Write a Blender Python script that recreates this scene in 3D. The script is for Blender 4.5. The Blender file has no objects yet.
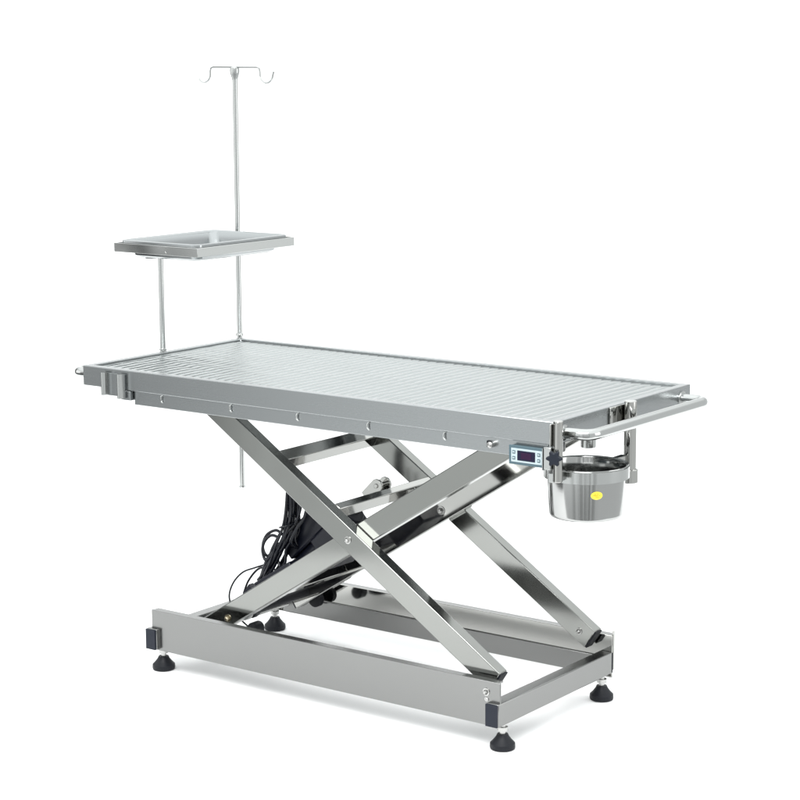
import bpy, bmesh, math, random
from mathutils import Vector, Matrix
random.seed(4)
sc = bpy.context.scene
COL = sc.collection
R = math.radians

# ------------------------------------------------------------------ materials
def nodes(name):
    m = bpy.data.materials.new(name); m.use_nodes = True
    nt = m.node_tree
    return m, nt, nt.nodes['Principled BSDF']

def metal(name, col, rough, brush=None, bump=0.0, rvar=0.06, metallic=1.0, smudge=0.0):
    """stainless steel: brush = scale vector of the brushing noise (object space)"""
    m, nt, b = nodes(name)
    b.inputs['Base Color'].default_value = (*col, 1)
    b.inputs['Metallic'].default_value = metallic
    b.inputs['Roughness'].default_value = rough
    tc = nt.nodes.new('ShaderNodeTexCoord')
    mp = nt.nodes.new('ShaderNodeMapping')
    mp.inputs['Scale'].default_value = brush or (6, 6, 6)
    nz = nt.nodes.new('ShaderNodeTexNoise'); nz.inputs['Scale'].default_value = 1.0
    nz.inputs['Detail'].default_value = 2
    nt.links.new(tc.outputs['Object'], mp.inputs['Vector'])
    nt.links.new(mp.outputs['Vector'], nz.inputs['Vector'])
    n2 = nt.nodes.new('ShaderNodeTexNoise'); n2.inputs['Scale'].default_value = 9.0
    n2.inputs['Detail'].default_value = 4
    nt.links.new(tc.outputs['Object'], n2.inputs['Vector'])
    mr = nt.nodes.new('ShaderNodeMapRange')
    mr.inputs['From Min'].default_value = .3; mr.inputs['From Max'].default_value = .7
    mr.inputs['To Min'].default_value = max(.02, rough - rvar); mr.inputs['To Max'].default_value = rough + rvar
    ad = nt.nodes.new('ShaderNodeMath'); ad.operation = 'MULTIPLY_ADD'
    ad.inputs[1].default_value = .6
    nt.links.new(nz.outputs['Fac'], ad.inputs[0])
    m2 = nt.nodes.new('ShaderNodeMath'); m2.operation = 'MULTIPLY'; m2.inputs[1].default_value = .4
    nt.links.new(n2.outputs['Fac'], m2.inputs[0]); nt.links.new(m2.outputs[0], ad.inputs[2])
    nt.links.new(ad.outputs[0], mr.inputs['Value'])
    nt.links.new(mr.outputs['Result'], b.inputs['Roughness'])
    bp = nt.nodes.new('ShaderNodeBump'); bp.inputs['Strength'].default_value = bump
    bp.inputs['Distance'].default_value = .001
    n3 = nt.nodes.new('ShaderNodeTexNoise'); n3.inputs['Scale'].default_value = 5.0 if not brush else 1.0
    if brush: nt.links.new(mp.outputs['Vector'], n3.inputs['Vector'])
    else: nt.links.new(tc.outputs['Object'], n3.inputs['Vector'])
    nt.links.new(n3.outputs['Fac'], bp.inputs['Height'])
    if bump > 0: nt.links.new(bp.outputs['Normal'], b.inputs['Normal'])
    return m

def plastic(name, col, rough=.45, spec=.5):
    m, nt, b = nodes(name)
    b.inputs['Base Color'].default_value = (*col, 1)
    b.inputs['Specular IOR Level'].default_value = spec
    tc = nt.nodes.new('ShaderNodeTexCoord')
    nz = nt.nodes.new('ShaderNodeTexNoise'); nz.inputs['Scale'].default_value = 60
    nt.links.new(tc.outputs['Object'], nz.inputs['Vector'])
    mr = nt.nodes.new('ShaderNodeMapRange')
    mr.inputs['To Min'].default_value = rough - .1; mr.inputs['To Max'].default_value = rough + .1
    nt.links.new(nz.outputs['Fac'], mr.inputs['Value'])
    nt.links.new(mr.outputs['Result'], b.inputs['Roughness'])
    return m

SATIN = metal('satin_steel', (.335, .350, .355), .27, (2, 4, 160), 0, .012)
BASE_M = metal('base_steel', (.222, .224, .220), .24, (2, 4, 160), 0, .012)
ARM_M = metal('polished_arm_steel', (.250, .255, .244), .11, None, .06, .045)
MIRROR = metal('mirror_steel', (.42, .42, .405), .06, None, .10, .02)
TUBE_M = metal('tube_steel', (.46, .47, .465), .16, None, 0, .006)
SHEET_M = metal('ribbed_sheet_steel', (.375, .396, .396), .24, None, 0, .04)
TRAY_M = metal('tray_steel', (.36, .375, .38), .2, None, .02, .03)
BUCKET_M = metal('bucket_steel', (.38, .385, .38), .13, (2, 2, 300), 0, .02)
BOLT_M = metal('zinc_steel', (.45, .45, .44), .28)
CHROME_M = metal('bright_wire_steel', (.62, .63, .62), .14)
BLACK = plastic('black_rubber', (.006, .007, .010), .5, .25)
NAVY = plastic('dark_cap_plastic', (.010, .013, .021), .5, .25)
BOX_M = plastic('black_box_plastic', (.005, .006, .012), .35, .3)
CABLE_M = plastic('cable_sheath', (.004, .005, .009), .25, .4)
GLINT_M = plastic('painted_glint', (.55, .57, .6), .4)  # pale tone for highlights painted on the motor housing
FRAME_BLUE = plastic('display_bezel_plastic', (.065, .105, .125), .4, .3)
PANEL_BLUE = plastic('display_panel_plastic', (.37, .44, .465), .35)
SCREEN = plastic('display_screen_plastic', (.008, .007, .025), .2, .2)
DIGITS = plastic('display_digit_window_plastic', (.020, .005, .026), .2, .2)
YELLOW = plastic('yellow_sticker_vinyl', (.72, .60, .06), .4)
OCHRE = plastic('ochre_ink', (.50, .36, .02), .5)
BRASS = metal('yellowed_zinc', (.34, .30, .22), .3)
WHITE_FLOOR = plastic('white_paper_sweep', (.92, .92, .92), .9, .0)

# ------------------------------------------------------------------ mesh helpers
ORG = {}
class MB:
    def __init__(s): s.bm = bmesh.new()
    def box(s, c, d, M=None):
        r = bmesh.ops.create_cube(s.bm, size=1.0)
        T = Matrix.Translation(c) @ (M.to_4x4() if M else Matrix.Identity(4)) @ Matrix.Diagonal((*d, 1))
        bmesh.ops.transform(s.bm, matrix=T, verts=r['verts']); return s
    def b2(s, x0, x1, y0, y1, z0, z1):
        return s.box(((x0+x1)/2, (y0+y1)/2, (z0+z1)/2), (x1-x0, y1-y0, z1-z0))
    def cyl(s, p0, p1, r0, r1=None, n=32, caps=True):
        p0, p1 = Vector(p0), Vector(p1); r1 = r0 if r1 is None else r1
        return s.lathe([(r0, 0), (r1, (p1-p0).length)], p0, p1-p0, n, caps)
    def lathe(s, prof, o=(0, 0, 0), ax=(0, 0, 1), n=40, caps=True):
        o = Vector(o); q = Vector(ax).to_track_quat('Z', 'Y')
        rings = []
        for r, h in prof:
            rings.append([s.bm.verts.new(o + q @ Vector((r*math.cos(2*math.pi*i/n), r*math.sin(2*math.pi*i/n), h))) for i in range(n)])
        for a, b in zip(rings, rings[1:]):
            for i in range(n):
                s.bm.faces.new((a[i], a[(i+1) % n], b[(i+1) % n], b[i]))
        if caps:
            s.bm.faces.new(rings[0][::-1]); s.bm.faces.new(rings[-1])
        return s
    def tube(s, pts, r, n=16, caps=True, closed=False):
        P = [Vector(p) for p in pts]; N = len(P)
        rr = r if isinstance(r, (list, tuple)) else [r]*N
        T = []
        for i in range(N):
            a = P[i-1] if (i > 0 or closed) else P[i]; b = P[(i+1) % N] if (i < N-1 or closed) else P[i]
            T.append((b-a).normalized())
        u = T[0].orthogonal().normalized(); rings = []
        for i in range(N):
            u = (u - u.dot(T[i])*T[i]).normalized(); v = T[i].cross(u)
            rings.append([s.bm.verts.new(P[i] + rr[i]*(math.cos(2*math.pi*k/n)*u + math.sin(2*math.pi*k/n)*v)) for k in range(n)])
        pairs = list(zip(rings, rings[1:])) + ([(rings[-1], rings[0])] if closed else [])
        for a, b in pairs:
            for k in range(n): s.bm.faces.new((a[k], a[(k+1) % n], b[(k+1) % n], b[k]))
        if caps and not closed:
            s.bm.faces.new(rings[0][::-1]); s.bm.faces.new(rings[-1])
        return s
    def prism(s, pts, off):
        """planar polygon pts extruded by vector off"""
        off = Vector(off)
        a = [s.bm.verts.new(p) for p in pts]; b = [s.bm.verts.new(Vector(p)+off) for p in pts]
        n = len(a)
        s.bm.faces.new(a); s.bm.faces.new(b[::-1])
        for i in range(n): s.bm.faces.new((a[i], b[i], b[(i+1) % n], a[(i+1) % n]))
        return s
    def build(s, name, mat, parent=None, bevel=0.0, seg=2, smooth=True, origin=None):
        bmesh.ops.recalc_face_normals(s.bm, faces=s.bm.faces[:])
        vs = [v.co.copy() for v in s.bm.verts]
        lo = Vector([min(v[i] for v in vs) for i in range(3)]); hi = Vector([max(v[i] for v in vs) for i in range(3)])
        o = Vector(origin) if origin else Vector(((lo.x+hi.x)/2, (lo.y+hi.y)/2, lo.z))
        bmesh.ops.translate(s.bm, verts=s.bm.verts[:], vec=-o)
        me = bpy.data.meshes.new(name); s.bm.to_mesh(me); s.bm.free()
        me.materials.append(mat)
        for p in me.polygons: p.use_smooth = smooth
        if smooth: me.set_sharp_from_angle(angle=R(32))
        ob = bpy.data.objects.new(name, me); COL.objects.link(ob)
        ob.parent = parent
        ob.location = o - (ORG[parent] if parent else Vector())
        ORG[ob] = o
        if bevel:
            md = ob.modifiers.new('edge', 'BEVEL'); md.width = bevel; md.segments = seg
            md.limit_method = 'ANGLE'; md.angle_limit = R(40); md.harden_normals = False
        return ob

def thing(name, loc, label, cat, group=None):
    o = bpy.data.objects.new(name, None); COL.objects.link(o)
    o.empty_display_size = .05; o.location = loc; ORG[o] = Vector(loc)
    o['label'] = label; o['category'] = cat
    if group: o['group'] = group
    return o

def dup(ob, delta, parent=None):
    c = ob.copy(); COL.objects.link(c); c.parent = parent or ob.parent
    if parent is None or parent is ob.parent: c.location = ob.location + Vector(delta)
    ORG[c] = ORG[ob] + Vector(delta)
    for k in list(ob.children):
        kc = k.copy(); COL.objects.link(kc); kc.parent = c; ORG[kc] = ORG[k] + Vector(delta)
    return c

def arc(c, a0, a1, r, n, ux, uy):
    c = Vector(c); ux = Vector(ux); uy = Vector(uy)
    return [c + r*(math.cos(a0+(a1-a0)*i/n)*ux + math.sin(a0+(a1-a0)*i/n)*uy) for i in range(n+1)]

def rounded(pts, r, n=8):
    """polyline with rounded corners"""
    P = [Vector(p) for p in pts]; out = [P[0]]
    for a, b, c in zip(P, P[1:], P[2:]):
        d0 = (a-b).normalized(); d1 = (c-b).normalized()
        ang = d0.angle(d1); t = min(r/math.tan(ang/2), (a-b).length*.49, (c-b).length*.49)
        p0 = b+d0*t; p1 = b+d1*t
        for i in range(n+1):
            k = i/n; out.append((1-k)**2*p0 + 2*k*(1-k)*b + k*k*p1)
    out.append(P[-1]); return out

def smooth_path(pts, n=8):
    P = [Vector(p) for p in pts]; P = [2*P[0]-P[1]] + P + [2*P[-1]-P[-2]]; out = []
    for i in range(1, len(P)-2):
        for k in range(n):
            t = k/n; a, b, c, d = P[i-1:i+3]
            out.append(.5*((2*b)+(c-a)*t+(2*a-5*b+4*c-d)*t*t+(3*b-a-3*c+d)*t**3))
    out.append(P[-2]); return out

# ================================================================== THE TABLE
HX, HY, ZT = .65, .281, .722
table = thing('operating_table', (0, -.02, 0), 'stainless steel veterinary operating table with ribbed top on scissor lift legs', 'operating table')

# rim round the top
m = MB()
def loop(hx, hy, z): return [m.bm.verts.new(p) for p in ((-hx, -hy, z), (hx, -hy, z), (hx, hy, z), (-hx, hy, z))]
t_ = .019
ls = [loop(HX, HY, ZT-.047), loop(HX, HY, ZT), loop(HX-t_, HY-t_, ZT), loop(HX-t_, HY-t_, ZT-.047)]
for a, b in zip(ls, ls[1:]+ls[:1]):
    for i in range(4): m.bm.faces.new((a[i], a[(i+1) % 4], b[(i+1) % 4], b[i]))
m.build('rim', SATIN, table, bevel=.0018)

# ribbed sheet lying in the rim: ribs run across the table
m = MB(); hx, hy = HX-t_-.0005, HY-t_-.0005
NR = 50; K = 16; NYS = 96
zs = ZT-.0050
rows = []
for i in range(NR*K+1):
    x = -hx + 2*hx*i/(NR*K); ph = 2*math.pi*i/K
    row = []
    for j in range(NYS+1):
        y = -hy + 2*hy*j/NYS
        edge = min(1, (hy-abs(y))/.03)
        c_ = math.cos(ph + .28*math.sin(y*23+x*2.2) + .30*max(0., .5-x)*math.sin(y*105+x*11))
        dep = .0042*(1+.42*math.sin(y*150+x*29)*max(0, min(1, .6-x)))
        z = zs + (.0008*c_ - dep*max(0., -c_)**5)*edge + .00025*math.sin(y*70+x*9)*edge
        row.append(m.bm.verts.new((x, y, z)))
    rows.append(row)
for a, b in zip(rows, rows[1:]):
    for j in range(NYS): m.bm.faces.new((a[j], b[j], b[j+1], a[j+1]))
m.build('ribbed_sheet', SHEET_M, table).data.set_sharp_from_angle(angle=R(180))
MB().b2(-hx, hx, -hy, hy, ZT-.032, ZT-.029).build('under_plate', SATIN, table)

# long rails under the rim
def apron(y0, y1, x0, x1):
    mm = MB(); mm.b2(x0, x1, y0, y1, .6415, .6745)
    return mm.build('top_rail', SATIN, table, bevel=.0015)
ap = apron(-.271, -.232, -.496, .632)
ap2 = apron(.205, .244, -.45, .57)
for x in (-.405, -.197, -.006, .187, .384):
    MB().tube(arc((x, -.2722, .6645), R(95), R(265), .0085, 12, (.55, .35, 0), (0, 0, 1)), .0016, 8).build('tie_hook', CHROME_M, table)
# end plates joining the two long rails under the top
MB().b2(-.46, -.43, -.231, .204, .648, .674).build('top_cross_rail', SATIN, table, bevel=.001)
MB().b2(.50, .53, -.231, .204, .648, .674).build('top_cross_rail', SATIN, table, bevel=.001)

# scissor arms -----------------------------------------------------
PIV = Vector((.085, 0, .392))
AW, AT = .050, .030
YA0, YB0, YB1, YA1 = -.220, -.1885, .133, .165
def arm(y0, ang, t0, t1, cap_end=None):
    d = Vector((math.cos(ang), 0, math.sin(ang))); n = Vector((-math.sin(ang), 0, math.cos(ang)))
    Mx = Matrix((d, Vector((0, 1, 0)), n)).transposed()
    c = PIV + d*(t0+t1)/2; c.y = y0 + AT/2
    mm = MB(); mm.box(c, (abs(t1-t0), AT, AW), Mx)
    ob = mm.build('scissor_arm', MIRROR if y0 == YB1 else ARM_M, table, bevel=.0022)
    for tt, s in ((t0, -1), (t1, 1)):
        cc = PIV + d*(tt+s*.0022); cc.y = y0+AT/2
        MB().box(cc, (.004, AT-.003, AW-.003), Mx).build('end_cap', BLACK, ob, bevel=.001)
    return ob, d, n
def bolt(parent, p, axis=(0, -1, 0), r=.0072, h=.009, mat=None):
    p = Vector(p); a = Vector(axis)
    mm = MB(); mm.lathe([(r*1.5, 0), (r*1.5, .0016), (r*1.02, .0018)], p, a, 24)
    mm.lathe([(r, .0019), (r, h*.55), (r*.8, h*.8), (r*.45, h*.97), (r*.05, h)], p, a, 6)
    return mm.build('bolt', mat or BOLT_M, parent, smooth=True)
AA, AB = R(-33.3), R(32.2)
a_f, dA, nA = arm(YA0, AA, -.49, .460)
a_b, _, _ = arm(YA1, AA, -.49, .460)
b_f, dB, nB = arm(YB0, AB, -.535, .500)
b_b, _, _ = arm(YB1, AB, -.535, .500)
bolt(a_f, (PIV.x, YA0, PIV.z), r=.0058); bolt(b_b, (PIV.x, YB1, PIV.z), r=.0070, h=.010)
# pivot bushings between arm pairs
MB().cyl((PIV.x, YA0+AT, PIV.z), (PIV.x, YB0, PIV.z), .016).build('pivot_washer', BOLT_M, table)
MB().cyl((PIV.x, YB1+AT, PIV.z), (PIV.x, YA1, PIV.z), .016).build('pivot_washer', BOLT_M, table)
# end bolts of the A arms at the base
pA = PIV + dA*.432
bolt(a_b, (pA.x-.004, YA1, pA.z), r=.0052)
# cross tubes between the A arms
def atube(name, t, y0, y1, w, h, off=0, mat=MIRROR):
    c = PIV + dA*t + nA*off; c.y = (y0+y1)/2
    Mx = Matrix((dA, Vector((0, 1, 0)), nA)).transposed()
    return MB().box(c, (w, y1-y0, h), Mx).build(name, mat, table, bevel=.002)
ct1 = atube('cross_tube', -.268, YA0+AT, YA1, .032, .032, -.004)
ct2 = atube('cross_tube', -.078, YA0+AT, YA1, .018, .034, .008)
# cross tubes between the B arms
def btube(name, t, w, h, off=0, mat=MIRROR):
    c = PIV + dB*t + nB*off; c.y = (YB0+AT+YB1)/2
    Mx = Matrix((dB, Vector((0, 1, 0)), nB)).transposed()
    return MB().box(c, (w, YB1-YB0-AT, h), Mx).build(name, mat, table, bevel=.002)
btube('cross_tube', -.35, .03, .03, .004)
# axle joining the sliding ends of the B arms, with rollers
pb = PIV + dB*-.485
MB().cyl((pb.x, YB0+AT, pb.z), (pb.x, YB1, pb.z), .013).build('roller_axle', BLACK, table)
MB().cyl((pb.x, -.10, pb.z), (pb.x, -.085, pb.z), .019).build('axle_collar', BOLT_M, table)
bolt(b_f, (pb.x+.03, YB0, pb.z+.012), r=.0062, mat=BRASS)
for y in (YB0-.0225, YB1+AT+.004):
    rr = MB(); rr.lathe([(.012, 0), (.020, .002), (.020, .016), (.012, .018)], (pb.x, y, .106), (0, 1, 0), 32)
    rr.build('roller', BLACK, table)
pt = PIV + dB*.46
MB().cyl((pt.x, YB0+AT, pt.z), (pt.x, YB1, pt.z), .011).build('roller_axle', BOLT_M, table)

# base frame -------------------------------------------------------
ZR0, ZR1 = .056, .152
m = MB()   # front rail: pressed channel, web outside
m.b2(-.477, .507, -.253, -.2495, ZR0, ZR1)
fr = m.build('base_rail', BASE_M, table, bevel=.001)
MB().b2(-.474, .500, -.2495, -.232, ZR1-.0035, ZR1-.0005).build('rail_lip', BASE_M, fr)
bolt(fr, (.472, -.253, .128), r=.0055, mat=BOLT_M); bolt(fr, (.473, -.253, .1125), r=.003, h=.003)
m = MB()   # back rail
m.b2(-.477, .507, .2015, .205, ZR0-.008, ZR1-.006)
bk = m.build('base_rail', MIRROR, table, bevel=.001)
MB().b2(-.474, .500, .2055, .224, ZR1-.0095, ZR1-.0065).build('rail_lip', BASE_M, bk)
MB().b2(-.45, .470, .1968, .2014, ZR0-.006, .096).build('guide_strip', BASE_M, bk, bevel=.0015)
# cross beams
def beam(x0, x1, y0, y1):
    ob = MB().b2(x0, x1, y0, y1, .058, .108).build('cross_beam', BASE_M, table, bevel=.002)
    MB().b2(x0+.0005, x1-.0005, y0-.006, y0-.0002, .0588, .1072).build('end_cap', NAVY, ob, bevel=.001)
    MB().b2(x0+.0005, x1-.0005, y1+.0002, y1+.005, .0588, .1072).build('end_cap', NAVY, ob, bevel=.001)
    return ob
beam(.4775, .5075, -.2605, .2010)
beam(-.486, -.456, -.2605, .2010)
MB().b2(.5045, .5075, .206, .212, .066, .155).build('corner_plate', MIRROR, table)
MB().b2(-.4755, -.4725, -.2495, -.2315, .109, .1512).build('corner_plate', BASE_M, table)

# levelling feet
def foot(x, y):
    s_ = MB(); s_.lathe([(.0065, .028), (.0065, .040), (.0112, .0405), (.0112, .0485), (.0065, .049), (.0065, .0580)], (x, y, 0), (0, 0, 1), 24)
    st = s_.build('foot', BOLT_M, table)
    p = MB(); p.lathe([(.020, .0), (.0262, .002), (.027, .006), (.0265, .013), (.0205, .019), (.0140, .0275), (.0125, .031), (.0115, .033), (.002, .033)], (x, y, 0), (0, 0, 1), 40)
    p.build('rubber_pad', BLACK, st)
    return st
f0 = foot(.4925, -.222)
for x, y in ((-.471, -.222), (.4925, .182), (-.471, .190)):
    dup(f0, (x-.4925, y+.222, 0))

# linear actuator --------------------------------------------------
P0, P1 = Vector((-.348, 0, .134)), Vector((.012, 0, .468))
ax = (P1-P0).normalized(); LEN = (P1-P0).length
act = MB().cyl(P0, P0+ax*.36, .021, n=32).build('lift_actuator', BOX_M, table, bevel=.001)
MB().cyl(P0+ax*.358, P0+ax*(LEN-.03), .0105).build('piston_rod', MIRROR, act)
MB().cyl(P0+ax*.355, P0+ax*.385, .027).build('gland_nut', BLACK, act, bevel=.002)
MB().lathe([(.017, 0), (.0215, .004), (.0215, .05), (.018, .056)], P0-ax*.012, ax).build('end_cap', BOX_M, act)
side = Vector((ax.z, 0, -ax.x)); up_ = -side
Mx = Matrix((ax, Vector((0, 1, 0)), up_)).transposed()
MB().box(P0+ax*.238+up_*.044+Vector((0, .01, 0)), (.140, .075, .056), Mx).build('motor_housing', BOX_M, act, bevel=.004)
MB().box(P0+ax*.285+up_*.0735+Vector((0, .01, 0)), (.0025, .070, .003), Mx).build('edge_glint', GLINT_M, act)  # pale bars imitate highlights on the housing edges
MB().box(P0+ax*.215+up_*.0735+Vector((0, .01, 0)), (.0025, .070, .003), Mx).build('edge_glint', GLINT_M, act)
# lower eye of the actuator with its pin and a second black guide wheel
ep = Vector((-.383, 0, .092))
Me = Matrix((ax, Vector((0, 1, 0)), up_)).transposed()
MB().box((P0+ep)/2, (.050, .022, .020), Me).build('lower_eye', BLACK, act, bevel=.003)
MB().cyl((-.368, -.020, .066), (-.368, .010, .066), .0165).build('guide_wheel', BLACK, table, bevel=.003)
MB().cyl((ep.x, YB0+AT, ep.z+.004), (ep.x, YB1, ep.z+.004), .0065).build('actuator_pin', BOLT_M, table)
MB().box(P0+ax*.315-up_*.030, (.110, .095, .085), Mx).build('gearbox', BOX_M, act, bevel=.006)  # black gear housing, enlarged downward so the rear arm reflects something dark
# chrome clevis on top of cross tube
cl = MB()
cp = P1
pts = []
for i in range(13):
    a = math.pi*i/12; pts.append(cp + up_*0 + ax*(.016*math.sin(a)) + side*(.016*math.cos(a)))
base = [cp - ax*.045 - side*.014, cp - ax*.045 + side*.018]
for y0 in (-.020, .012):
    poly = [Vector((p.x, P1.y+y0, p.z)) for p in pts] + [Vector((p.x, P1.y+y0, p.z)) for p in base]
    cl.prism(poly, (0, .006, 0))
cl.cyl((cp.x, P1.y-.023, cp.z), (cp.x, P1.y+.021, cp.z), .0055)
cl.build('clevis', MIRROR, act, bevel=.0012)
# second black box (transformer) on the B cross tube
c = PIV + dB*-.372 + nB*.034
Mb = Matrix((dB, Vector((0, 1, 0)), nB)).transposed()
tr = MB().box((c.x, -.035, c.z), (.130, .085, .034), Mb).build('power_adapter', BOX_M, table, bevel=.003)
# loose connector
c = Vector((-.352, -.05, .165))
MB().box(c, (.055, .018, .016), Matrix.Rotation(R(-55), 3, 'Y')).build('connector', BOX_M, table, bevel=.002)
MB().box((-.305, -.055, .185), (.05, .02, .02), Matrix.Rotation(R(-40), 3, 'Y')).build('connector', BOX_M, table, bevel=.002)

def cable(pts, r=.0036):
    return MB().tube(smooth_path(pts, 8), r, 12).build('cable', CABLE_M, table)
# bundle hanging from the rail down to the boxes (x, y, z)
cable([(-.215, -.04, .48), (-.219, -.04, .40), (-.222, -.04, .365), (-.236, -.04, .325), (-.262, -.045, .285), (-.285, -.05, .250), (-.315, -.05, .205)], .0046)
cable([(-.208, -.05, .47), (-.210, -.05, .40), (-.214, -.05, .37), (-.224, -.05, .34), (-.246, -.055, .295), (-.272, -.055, .245), (-.300, -.06, .205)], .004)
cable([(-.200, -.04, .46), (-.202, -.04, .39), (-.206, -.04, .345), (-.216, -.035, .31), (-.215, 0, .27)], .004)
cable([(-.185, -.045, .42), (-.190, -.05, .385), (-.205, -.05, .355), (-.228, -.055, .33), (-.245, -.055, .305), (-.262, -.05, .27), (-.290, -.05, .205)], .0036)
cable([(-.165, -.05, .41), (-.172, -.055, .375), (-.190, -.06, .35), (-.212, -.055, .31), (-.215, 0, .28)], .004)
for k in range(12):
    o = (random.uniform(-.006, .014), random.uniform(-.02, .02), random.uniform(-.01, .01))
    w_ = [random.uniform(-.007, .007) for _ in range(6)]
    cable([(-.214+o[0], -.045+o[1], .46), (-.216+o[0]+w_[0], -.045+o[1], .39), (-.226+o[0]+w_[1], -.045+o[1], .345+o[2]), (-.250+o[0]*1.4+w_[2], -.048+o[1], .298), (-.274+o[0]*1.8+w_[3], -.05+o[1], .255+o[2]), (-.305+o[0]*2+w_[4], -.055, .205)], random.choice((.0032, .0040, .0048)))
# strap round the bundle
MB().tube([Vector((-.2245, -.046, .350))+Vector((.020*math.cos(a), .026*math.sin(a), .006*math.cos(a))) for a in [2*math.pi*i/24 for i in range(24)]], .0022, 8, closed=True).build('cable_tie', CABLE_M, table)
# loops at the left
cable([(-.240, -.05, .325), (-.262, -.05, .333), (-.290, -.05, .318), (-.303, -.05, .292), (-.298, -.05, .272), (-.284, -.05, .268), (-.272, -.05, .290), (-.250, -.048, .328)], .0036)
cable([(-.245, -.06, .320), (-.268, -.06, .322), (-.288, -.06, .306), (-.296, -.06, .284), (-.290, -.06, .262), (-.280, -.06, .262), (-.272, -.05, .275), (-.255, -.05, .30), (-.225, -.05, .315)], .0036)
cable([(-.250, -.045, .30), (-.262, -.045, .27), (-.250, -.05, .245), (-.235, -.05, .26), (-.232, -.05, .29), (-.212, -.05, .318)], .0034)
# thin cable curving down to the base
cable([(-.262, -.05, .262), (-.295, -.05, .246), (-.330, -.05, .232), (-.368, -.05, .215), (-.398, -.05, .185), (-.412, -.05, .150), (-.410, -.04, .115), (-.395, -.03, .09), (-.37, -.03, .075)], .0022)
cable([(-.255, -.05, .235), (-.285, -.055, .240), (-.315, -.055, .232), (-.345, -.055, .200), (-.362, -.055, .165)], .0026)

# handles ----------------------------------------------------------
def handle(s, ya, yb, xo):
    pts = rounded([(s*(HX+.0005), ya, .696), (s*xo, ya, .696), (s*xo, yb, .696), (s*(HX+.0005), yb, .696)], .036, 10)
    h = MB().tube(pts, .0115, 20).build('handle', TUBE_M, table)
    for y in (ya, yb):
        MB().lathe([(.0165, 0), (.0165, .003), (.0125, .005)], (s*(HX+.0002), y, .696), (s, 0, 0), 28).build('collar', TUBE_M, h)
handle(1, -.247, .240, .712)
handle(-1, -.243, .240, .717)

# accessory clamp at the front left
m = MB()
m.b2(-.5785, -.513, -.2855, -.2815, .6595, .7125)
cl0 = m.build('accessory_clamp', SATIN, table, bevel=.0006)
for x, z0 in ((-.5715, .661), (-.520, .657)):
    pr = [Vector((x-.009+.018*i/8, -.2858-.015*math.sin(math.pi*i/8)**.6, z0)) for i in range(9)]
    MB().prism(pr, (0, 0, .714-z0)).build('lip', TUBE_M, cl0)
MB().b2(-.528, -.499, -.2815, -.255, .652, .6735).build('clamp_foot', SATIN, cl0, bevel=.001)

# temperature display ----------------------------------------------
dx0, dx1, dz0, dz1, dy = .549, .631, .6285, .6655, -.2865
dsp = MB().b2(dx0, dx1, dy+.003, -.2712, dz0, dz1).build('temperature_display', FRAME_BLUE, table, bevel=.0015)
MB().b2(dx0-.002, dx1+.002, dy+.0008, dy+.0031, dz0-.001, dz1+.001).build('bezel', FRAME_BLUE, dsp, bevel=.001)
MB().b2(dx0+.004, dx1-.005, dy, dy+.0009, dz0+.0045, dz1-.0045).build('front_panel', PANEL_BLUE, dsp, bevel=.0003)
MB().b2(dx0+.019, dx1-.021, dy-.0008, dy+.0002, dz0+.0085, dz1-.0085).build('screen', SCREEN, dsp, bevel=.0003)
for x in (dx0+.0105, dx1-.0125):
    for z in (dz0+.0125, dz0+.0245):
        b_ = MB().b2(x-.0036, x+.0036, dy-.0007, dy+.0002, z-.0034, z+.0034).build('button', FRAME_BLUE, dsp, bevel=.0005)
        MB().b2(x-.0022, x+.0022, dy-.0011, dy-.0006, z-.0012, z+.0016).build('symbol', PANEL_BLUE, b_)
MB().b2(dx0+.028, dx1-.030, dy-.0012, dy-.0007, dz0+.012, dz1-.012).build('digit_window', DIGITS, dsp)
# knurled screw on the rail
s_ = MB().lathe([(.0065, 0), (.0065, .012), (.004, .014), (.001, .0145)], (.4985, -.2712, .6595), (0, -1, 0), 20)
s_.build('thumb_screw', BOLT_M, table)
MB().b2(.486, .496, -.2745, -.2712, .653, .666).build('screw_tab', BLACK, table)

# drain ------------------------------------------------------------
dr = MB().lathe([(.0150, 0), (.0165, .001), (.0165, .05), (.020, .051), (.020, .058)], (.572, -.02, .621), (0, 0, 1), 32, caps=True)
dr.build('drain_pipe', TUBE_M, table)
MB().cyl((.615, -.19, .648), (.59, -.15, .652), .005).build('drain_bolt', BOLT_M, table)

# ================================================================== BUCKET HOLDER + BUCKET
hold = thing('bucket_holder', (.67, -.17, .56), 'two steel posts and clamp band with black star knob at right end of table', 'bucket bracket')
BX, BY, BZ = .660, -.172, .620
def post(x, y, z0, z1, r):
    return MB().lathe([(r*.9, 0), (r, .0015), (r, z1-z0-.0015), (r*.9, z1-z0)], (x, y, z0), (0, 0, 1), 32).build('post', MIRROR, hold)
p1 = post(.6635, -.287, .604, .7265, .0098)
p2 = post(.668, -.012, .558, .7285, .0132)
MB().lathe([(.0165, 0), (.0176, .001), (.0176, .027), (.0160, .0285)], (.668, -.012, .556), (0, 0, 1), 36).build('collar', MIRROR, p2)
MB().b2(.6505, .6545, -.070, .000, .6765, .7205).build('clamp_plate', MIRROR, hold, bevel=.001)
MB().b2(.651, .6545, -.300, -.262, .676, .7205).build('clamp_plate', MIRROR, hold, bevel=.001)
# band round the bucket
bd = MB(); bd.lathe([(.0850, -.024), (.0868, -.024), (.0868, -.001), (.0850, -.001), (.0850, -.024)], (BX, BY, BZ), (0, 0, 1), 96, caps=False)
bd.build('band', TUBE_M, hold)
MB().b2(BX-.006, BX+.010, BY+.0872, -.024, BZ-.020, BZ-.004).build('band_arm', MIRROR, hold, bevel=.001)
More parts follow.
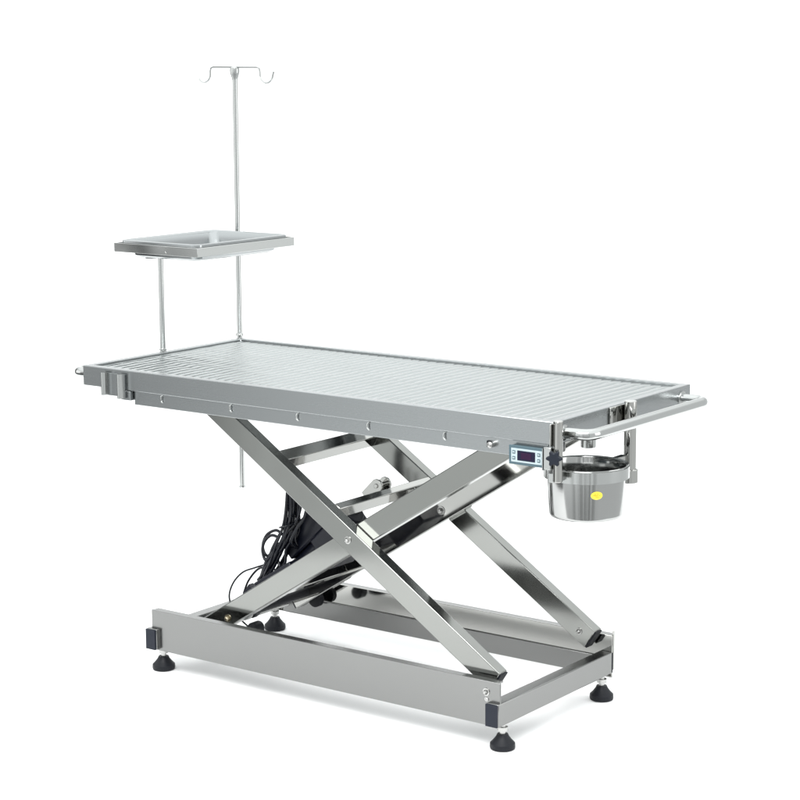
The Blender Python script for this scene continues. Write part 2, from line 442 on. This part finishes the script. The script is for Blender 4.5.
# bracket box behind the knob, star knob
MB().b2(.637, .654, -.299, -.268, .628, .6735).build('clamp_block', TUBE_M, hold, bevel=.0015)
MB().b2(.6345, .6365, -.300, -.240, .626, .6700).build('clamp_fin', SATIN, hold)
MB().b2(.640, .656, -.285, BY-.0865, .600, .6190).build('band_arm', TUBE_M, hold, bevel=.001)
kc = Vector((.6655, -.302, .655)); kax = Vector((.35, -.93, 0)).normalized()
q = kax.to_track_quat('Z', 'Y'); pr = []
for i in range(48):
    a = 2*math.pi*i/48; r = .0135+.0030*math.cos(6*a)
    pr.append(kc + q @ Vector((r*math.cos(a), r*math.sin(a), 0)))
kb = MB().prism(pr, kax*.011)
kb.cyl(kc-kax*.008, kc, .006)
kb.build('star_knob', NAVY, hold, bevel=.0022, seg=3)

buck = thing('drain_bucket', (BX, BY, .515), 'small polished steel bucket with yellow oval sticker hanging below right end', 'bucket')
b_ = MB()
b_.lathe([(.0001, .0), (.066, .0), (.0720, .0010), (.0745, .0035), (.0757, .008), (.0787, .080), (.0797, .1010), (.0846, .1050), (.0850, .1062), (.0846, .1075), (.0800, .1055), (.0778, .100), (.0769, .080), (.0740, .011), (.072, .005), (.0001, .004)], (BX, BY, .515), (0, 0, 1), 128, caps=False)
b_.build('body', BUCKET_M, buck)
# sticker wrapped on the shell
def shell_r(z): return .0757 + (.0787-.0757)*(z-.008)/(.080-.008)
def sticker(name, a0, zc, ra, rz, mat, lift, parent):
    mm = MB(); n = 36
    cv = None; ring = []
    def P(da, dz):
        z = zc+dz; r = shell_r(z)+lift; a = a0+da
        return mm.bm.verts.new((BX+r*math.cos(a), BY+r*math.sin(a), .515+z))
    cen = P(0, 0); rings = []
    for k in (.5, 1):
        rings.append([P(ra*k*math.cos(2*math.pi*i/n), rz*k*math.sin(2*math.pi*i/n)) for i in range(n)])
    for i in range(n):
        mm.bm.faces.new((cen, rings[0][i], rings[0][(i+1) % n]))
        mm.bm.faces.new((rings[0][i], rings[1][i], rings[1][(i+1) % n], rings[0][(i+1) % n]))
    return mm.build(name, mat, parent)
A0 = R(-53.5) + .175
st = sticker('sticker', A0, .057, .155, .0083, YELLOW, .0006, buck)
# faint ochre print on the sticker
for da, dz, ra, rz in ((-.045, .0032, .028, .0008), (.022, .0034, .030, .0008), (-.03, .0002, .075, .0010), (.075, .0003, .018, .0010), (.01, -.0030, .055, .0007)):
    sticker('print', A0+da, .057+dz, ra, rz, OCHRE, .0009, st)

# ================================================================== TRAY STAND, TRAY, IV POLE
TROT = 0
POX, POY = -.6605, .0045
ts = thing('tray_stand', (POX, POY, ZT), 'rectangular steel frame on single post at left end of table', 'tray stand')
RX0, RX1, RY0, RY1, RZ0, RZ1 = -.730, -.460, -.084, .275, .9685, .9900
m = MB(); ls = []
for ins, z in ((0, RZ0), (0, RZ1), (.003, RZ1), (.003, RZ0)):
    ls.append([m.bm.verts.new(p) for p in ((RX0+ins, RY0+ins, z), (RX1-ins, RY0+ins, z), (RX1-ins, RY1-ins, z), (RX0+ins, RY1-ins, z))])
for a, b in zip(ls, ls[1:]+ls[:1]):
    for i in range(4): m.bm.faces.new((a[i], a[(i+1) % 4], b[(i+1) % 4], b[i]))
m.build('frame', CHROME_M, ts, bevel=.0006)
for a_ in ((RX0+.0031, RX1-.0031, RY0+.0031, RY0+.016), (RX0+.0031, RX1-.0031, RY1-.016, RY1-.0031), (RX0+.0031, RX0+.016, RY0+.0162, RY1-.0162), (RX1-.016, RX1-.0031, RY0+.0162, RY1-.0162)):
    MB().b2(*a_, .9850, .9880).build('ledge', TUBE_M, ts)
MB().cyl((POX, POY, ZT-.040), (POX, POY, .9503), .0068).build('post', TUBE_M, ts)
MB().lathe([(.0095, 0), (.0095, .003), (.0075, .004), (.0070, .005)], (POX, POY, ZT+.0002), (0, 0, 1), 28).build('collar', TUBE_M, ts)
MB().b2(POX-.010, POX+.010, RY0+.045, RY1-.045, .9505, .9533).build('support_bar', TUBE_M, ts, bevel=.001)
# little wire hooks on the front of the frame
MB().tube(arc((RX0+.172, RY0-.001, .9805), R(90), R(250), .0075, 8, (.6, -.3, 0), (0, 0, 1)), .0011, 8).build('wire_hook', BOLT_M, ts)

ts.rotation_euler = (0, 0, TROT)
tray = thing('instrument_tray', (-.595, .0955, .957), 'shallow rounded steel instrument tray resting in its frame', 'tray')
def rrect(cx, cy, hx, hy, r, z, n=8):
    out = []
    for qx, qy, a0 in ((1, 1, 0), (-1, 1, 90), (-1, -1, 180), (1, -1, 270)):
        for i in range(n+1):
            a = R(a0+90*i/n); out.append((cx+qx*(hx-r)+r*math.cos(a), cy+qy*(hy-r)+r*math.sin(a), z))
    return out
tcx, tcy = (RX0+RX1)/2, (RY0+RY1)/2; thx, thy = (RX1-RX0)/2-.0085, (RY1-RY0)/2-.0085
m = MB(); secs = [
    (.0, .9885, .020), (.0, .9955, .020), (.0025, .9972, .020), (.006, .9972, .019), (.0105, .9945, .018), (.0135, .991, .018), (.019, .975, .02), (.023, .962, .022), (.030, .9575, .024),
    (.044, .9565, .02)]
rings = [[m.bm.verts.new(p) for p in rrect(tcx, tcy, thx-i_, thy-i_, max(.004, r_), z_)] for i_, z_, r_ in secs]
under = [(.044, .9535, .02), (.029, .9545, .024), (.0205, .960, .022), (.0165, .975, .02), (.0130, .9885, .019)]
r2 = [[m.bm.verts.new(p) for p in rrect(tcx, tcy, thx-i_, thy-i_, r_, z_)] for i_, z_, r_ in under]
def bridge(a, b):
    n = len(a)
    for i in range(n): m.bm.faces.new((a[i], a[(i+1) % n], b[(i+1) % n], b[i]))
for a, b in zip(rings, rings[1:]): bridge(a, b)
for a, b in zip(r2, r2[1:]): bridge(a, b)
bridge(r2[-1], rings[0])
m.bm.faces.new(rings[-1]); m.bm.faces.new(r2[0])
m.build('tray_shell', TRAY_M, tray); tray.rotation_euler = (0, 0, TROT)

iv = thing('iv_pole', (-.671, .305, .325), 'tall thin steel drip pole with two hooks at back left corner', 'drip pole')
ivx, ivy = -.671, .305
MB().lathe([(.0075, 0), (.0095, .001), (.0095, .004), (.0066, .005), (.0066, 1.062)], (ivx, ivy, .323), (0, 0, 1), 28).build('pole', TUBE_M, iv)
# upper thin section with flared socket for the hook bar
MB().lathe([(.0076, 0), (.0078, .004), (.0110, .014), (.0125, .022), (.0118, .030), (.0060, .034)], (ivx, ivy, 1.374), (0, 0, 1), 28).build('socket', TUBE_M, iv)
hz = 1.406
def hook(s):
    p = [Vector((ivx+s*.004, ivy, hz)), Vector((ivx+s*.072, ivy, hz))]
    p += [Vector((ivx+s*.080, ivy, hz-.003)), Vector((ivx+s*.0825, ivy, hz-.012))]
    p += arc((ivx+s*.1035, ivy, hz-.018), R(185), R(350), .021, 14, (s, 0, 0), (0, 0, 1))
    p += [Vector((ivx+s*.1275, ivy, hz-.011))]
    return MB().tube(p, .0023, 10).build('hook', TUBE_M, iv)
hook(1); hook(-1)
MB().lathe([(.013, 0), (.013, .012), (.0085, .014)], (ivx, ivy, ZT-.034), (0, 0, 1), 28).build('socket', TUBE_M, iv)
MB().b2(ivx-.010, ivx+.040, .2815, .2905, .684, .716).build('clamp_plate', SATIN, iv, bevel=.001)
MB().lathe([(.0085, 0), (.0095, .001), (.0095, .005), (.0085, .007), (.0070, .008)], (ivx, ivy, ZT+.000), (0, 0, 1), 28).build('collar', TUBE_M, iv)

# ================================================================== PAPER SWEEP
m = MB()
f = Vector((-.593, .805, 0)); s = Vector((.805, .593, 0))
prof = [(-.95, 0)] + [(-.9+.2*i, 0) for i in range(17)]
s0, rad = 2.4, 1.6
prof = [p for p in prof if p[0] < s0] + [(s0+rad*math.sin(R(a)), rad*(1-math.cos(R(a)))) for a in range(0, 91, 5)] + [(s0+rad, 2.0), (s0+rad, 2.5)]
rows = [[m.bm.verts.new(f*u + s*w*(1.3+.30*max(0, u+.95)) + Vector((0, 0, z))) for w in (-1, 0, 1)] for u, z in prof]
for a, b in zip(rows, rows[1:]):
    for i in range(2): m.bm.faces.new((a[i], a[i+1], b[i+1], b[i]))
sw = m.build('floor', WHITE_FLOOR, None, origin=(0, 0, 0)); sw['kind'] = 'structure'
sw.data.set_sharp_from_angle(angle=R(180))

# ================================================================== LIGHT
W = bpy.data.worlds.new('World'); sc.world = W; W.use_nodes = True
nt = W.node_tree; bg = nt.nodes['Background']
tc = nt.nodes.new('ShaderNodeTexCoord')
def vm(op, a, b=None):
    n = nt.nodes.new('ShaderNodeVectorMath'); n.operation = op
    nt.links.new(a, n.inputs[0])
    if b is not None: n.inputs[1].default_value = b
    return n
def mth(op, a, b=None, c=None):
    n = nt.nodes.new('ShaderNodeMath'); n.operation = op
    for i, v in enumerate((a, b, c)):
        if v is None: continue
        if isinstance(v, (int, float)): n.inputs[i].default_value = v
        else: nt.links.new(v, n.inputs[i])
    return n.outputs[0]
def ss(v, lo, hi, t0=0., t1=1.):
    n = nt.nodes.new('ShaderNodeMapRange'); n.interpolation_type = 'SMOOTHSTEP'
    n.inputs['From Min'].default_value = lo; n.inputs['From Max'].default_value = hi
    n.inputs['To Min'].default_value = t0; n.inputs['To Max'].default_value = t1
    nt.links.new(v, n.inputs['Value']); return n.outputs['Result']
dirv = tc.outputs['Generated']
sep = nt.nodes.new('ShaderNodeSeparateXYZ'); nt.links.new(dirv, sep.inputs[0])
back = vm('DOT_PRODUCT', dirv, (.45, .893, 0)).outputs['Value']
front = ss(back, .15, -.35)                       # 1 towards the dark half of the studio
low = ss(sep.outputs['Z'], .62, .22)              # 1 below the overhead glow added to the world
dark = mth('MULTIPLY', front, low)
# dark left and noise bands on the right, added to shape steel reflections
lr = ss(sep.outputs['X'], -.678, -.632)
az = mth('ARCTAN2', sep.outputs['Y'], sep.outputs['X'])
nzw = nt.nodes.new('ShaderNodeTexNoise'); nzw.noise_dimensions = '1D'; nzw.inputs['Detail'].default_value = 3
nzw.inputs['Scale'].default_value = 5.5; nt.links.new(az, nzw.inputs['W'])
st1 = mth('MULTIPLY', ss(nzw.outputs['Fac'], .45, .53), ss(sep.outputs['X'], -.30, .05))
roomv = mth('MULTIPLY_ADD', lr, 1.15, .13)
roomv = mth('MULTIPLY_ADD', st1, -.80, roomv)
floorlow = ss(sep.outputs['Z'], -.05, -.5, 1.0, .6)
roomv = mth('MULTIPLY', roomv, floorlow); roomv = mth('MULTIPLY', roomv, 1.38)
mixn = nt.nodes.new('ShaderNodeMix'); mixn.data_type = 'FLOAT'
nt.links.new(dark, mixn.inputs['Factor']); nt.links.new(ss(sep.outputs['Z'], .36, .58, 1.12, 2.1), mixn.inputs['A'])  # extra glow from above lightens top faces and floor
nt.links.new(roomv, mixn.inputs['B'])
nt.links.new(mixn.outputs['Result'], bg.inputs['Strength'])
bg.inputs['Color'].default_value = (.97, 1.0, 1.0, 1)

def area(name, loc, target, sx, sy, power, col=(1, 1, 1)):
    l = bpy.data.lights.new(name, 'AREA'); l.shape = 'RECTANGLE'; l.size = sx; l.size_y = sy; l.energy = power; l.color = col
    o = bpy.data.objects.new(name, l); COL.objects.link(o); o.location = loc
    o.rotation_euler = (Vector(target)-Vector(loc)).to_track_quat('-Z', 'Y').to_euler()
    return o
area('softbox_overhead', (-.2, .3, 3.3), (-.1, .1, 0), 3.4, 3.0, 10)
area('floor_fill_front', (1.0, -2.3, 2.6), (0, -.1, 0), 2.6, 1.2, 150)  # added lamp, washes out the shadow in front of the base
area('floor_fill_left', (-3.0, -1.2, 1.0), (0, 0, .0), 1.6, 1.6, 16)  # added low fill, brightens the floor under the table
area('floor_fill_right', (3.0, .9, 1.0), (0, 0, .0), 1.6, 1.6, 20)  # matching floor fill added on the opposite side

# ================================================================== CAMERA
cam = bpy.data.cameras.new('Camera'); co = bpy.data.objects.new('Camera', cam); COL.objects.link(co)
co.location = (2.7489, -3.6409, 1.4472)
yaw, pitch, roll = -.63503, -.17032, .00514
fw = Vector((math.cos(pitch)*math.sin(yaw), math.cos(pitch)*math.cos(yaw), math.sin(pitch)))
r = fw.cross(Vector((0, 0, 1))).normalized(); d = fw.cross(r)
r2_ = math.cos(roll)*r + math.sin(roll)*d; d2 = -math.sin(roll)*r + math.cos(roll)*d
co.rotation_euler = Matrix((r2_, -d2, -fw)).transposed().to_euler()
cam.sensor_width = 36; cam.lens = 2037.13/800*36; cam.clip_end = 200
sc.camera = co
sc.render.resolution_x = sc.render.resolution_y = 1024
sc.view_settings.view_transform = 'Standard'; sc.view_settings.look = 'None'
sc.view_settings.exposure = -0.24; sc.view_settings.gamma = 1
sc.cycles.max_bounces = 10; sc.cycles.glossy_bounces = 8
sc.cycles.use_denoising = True
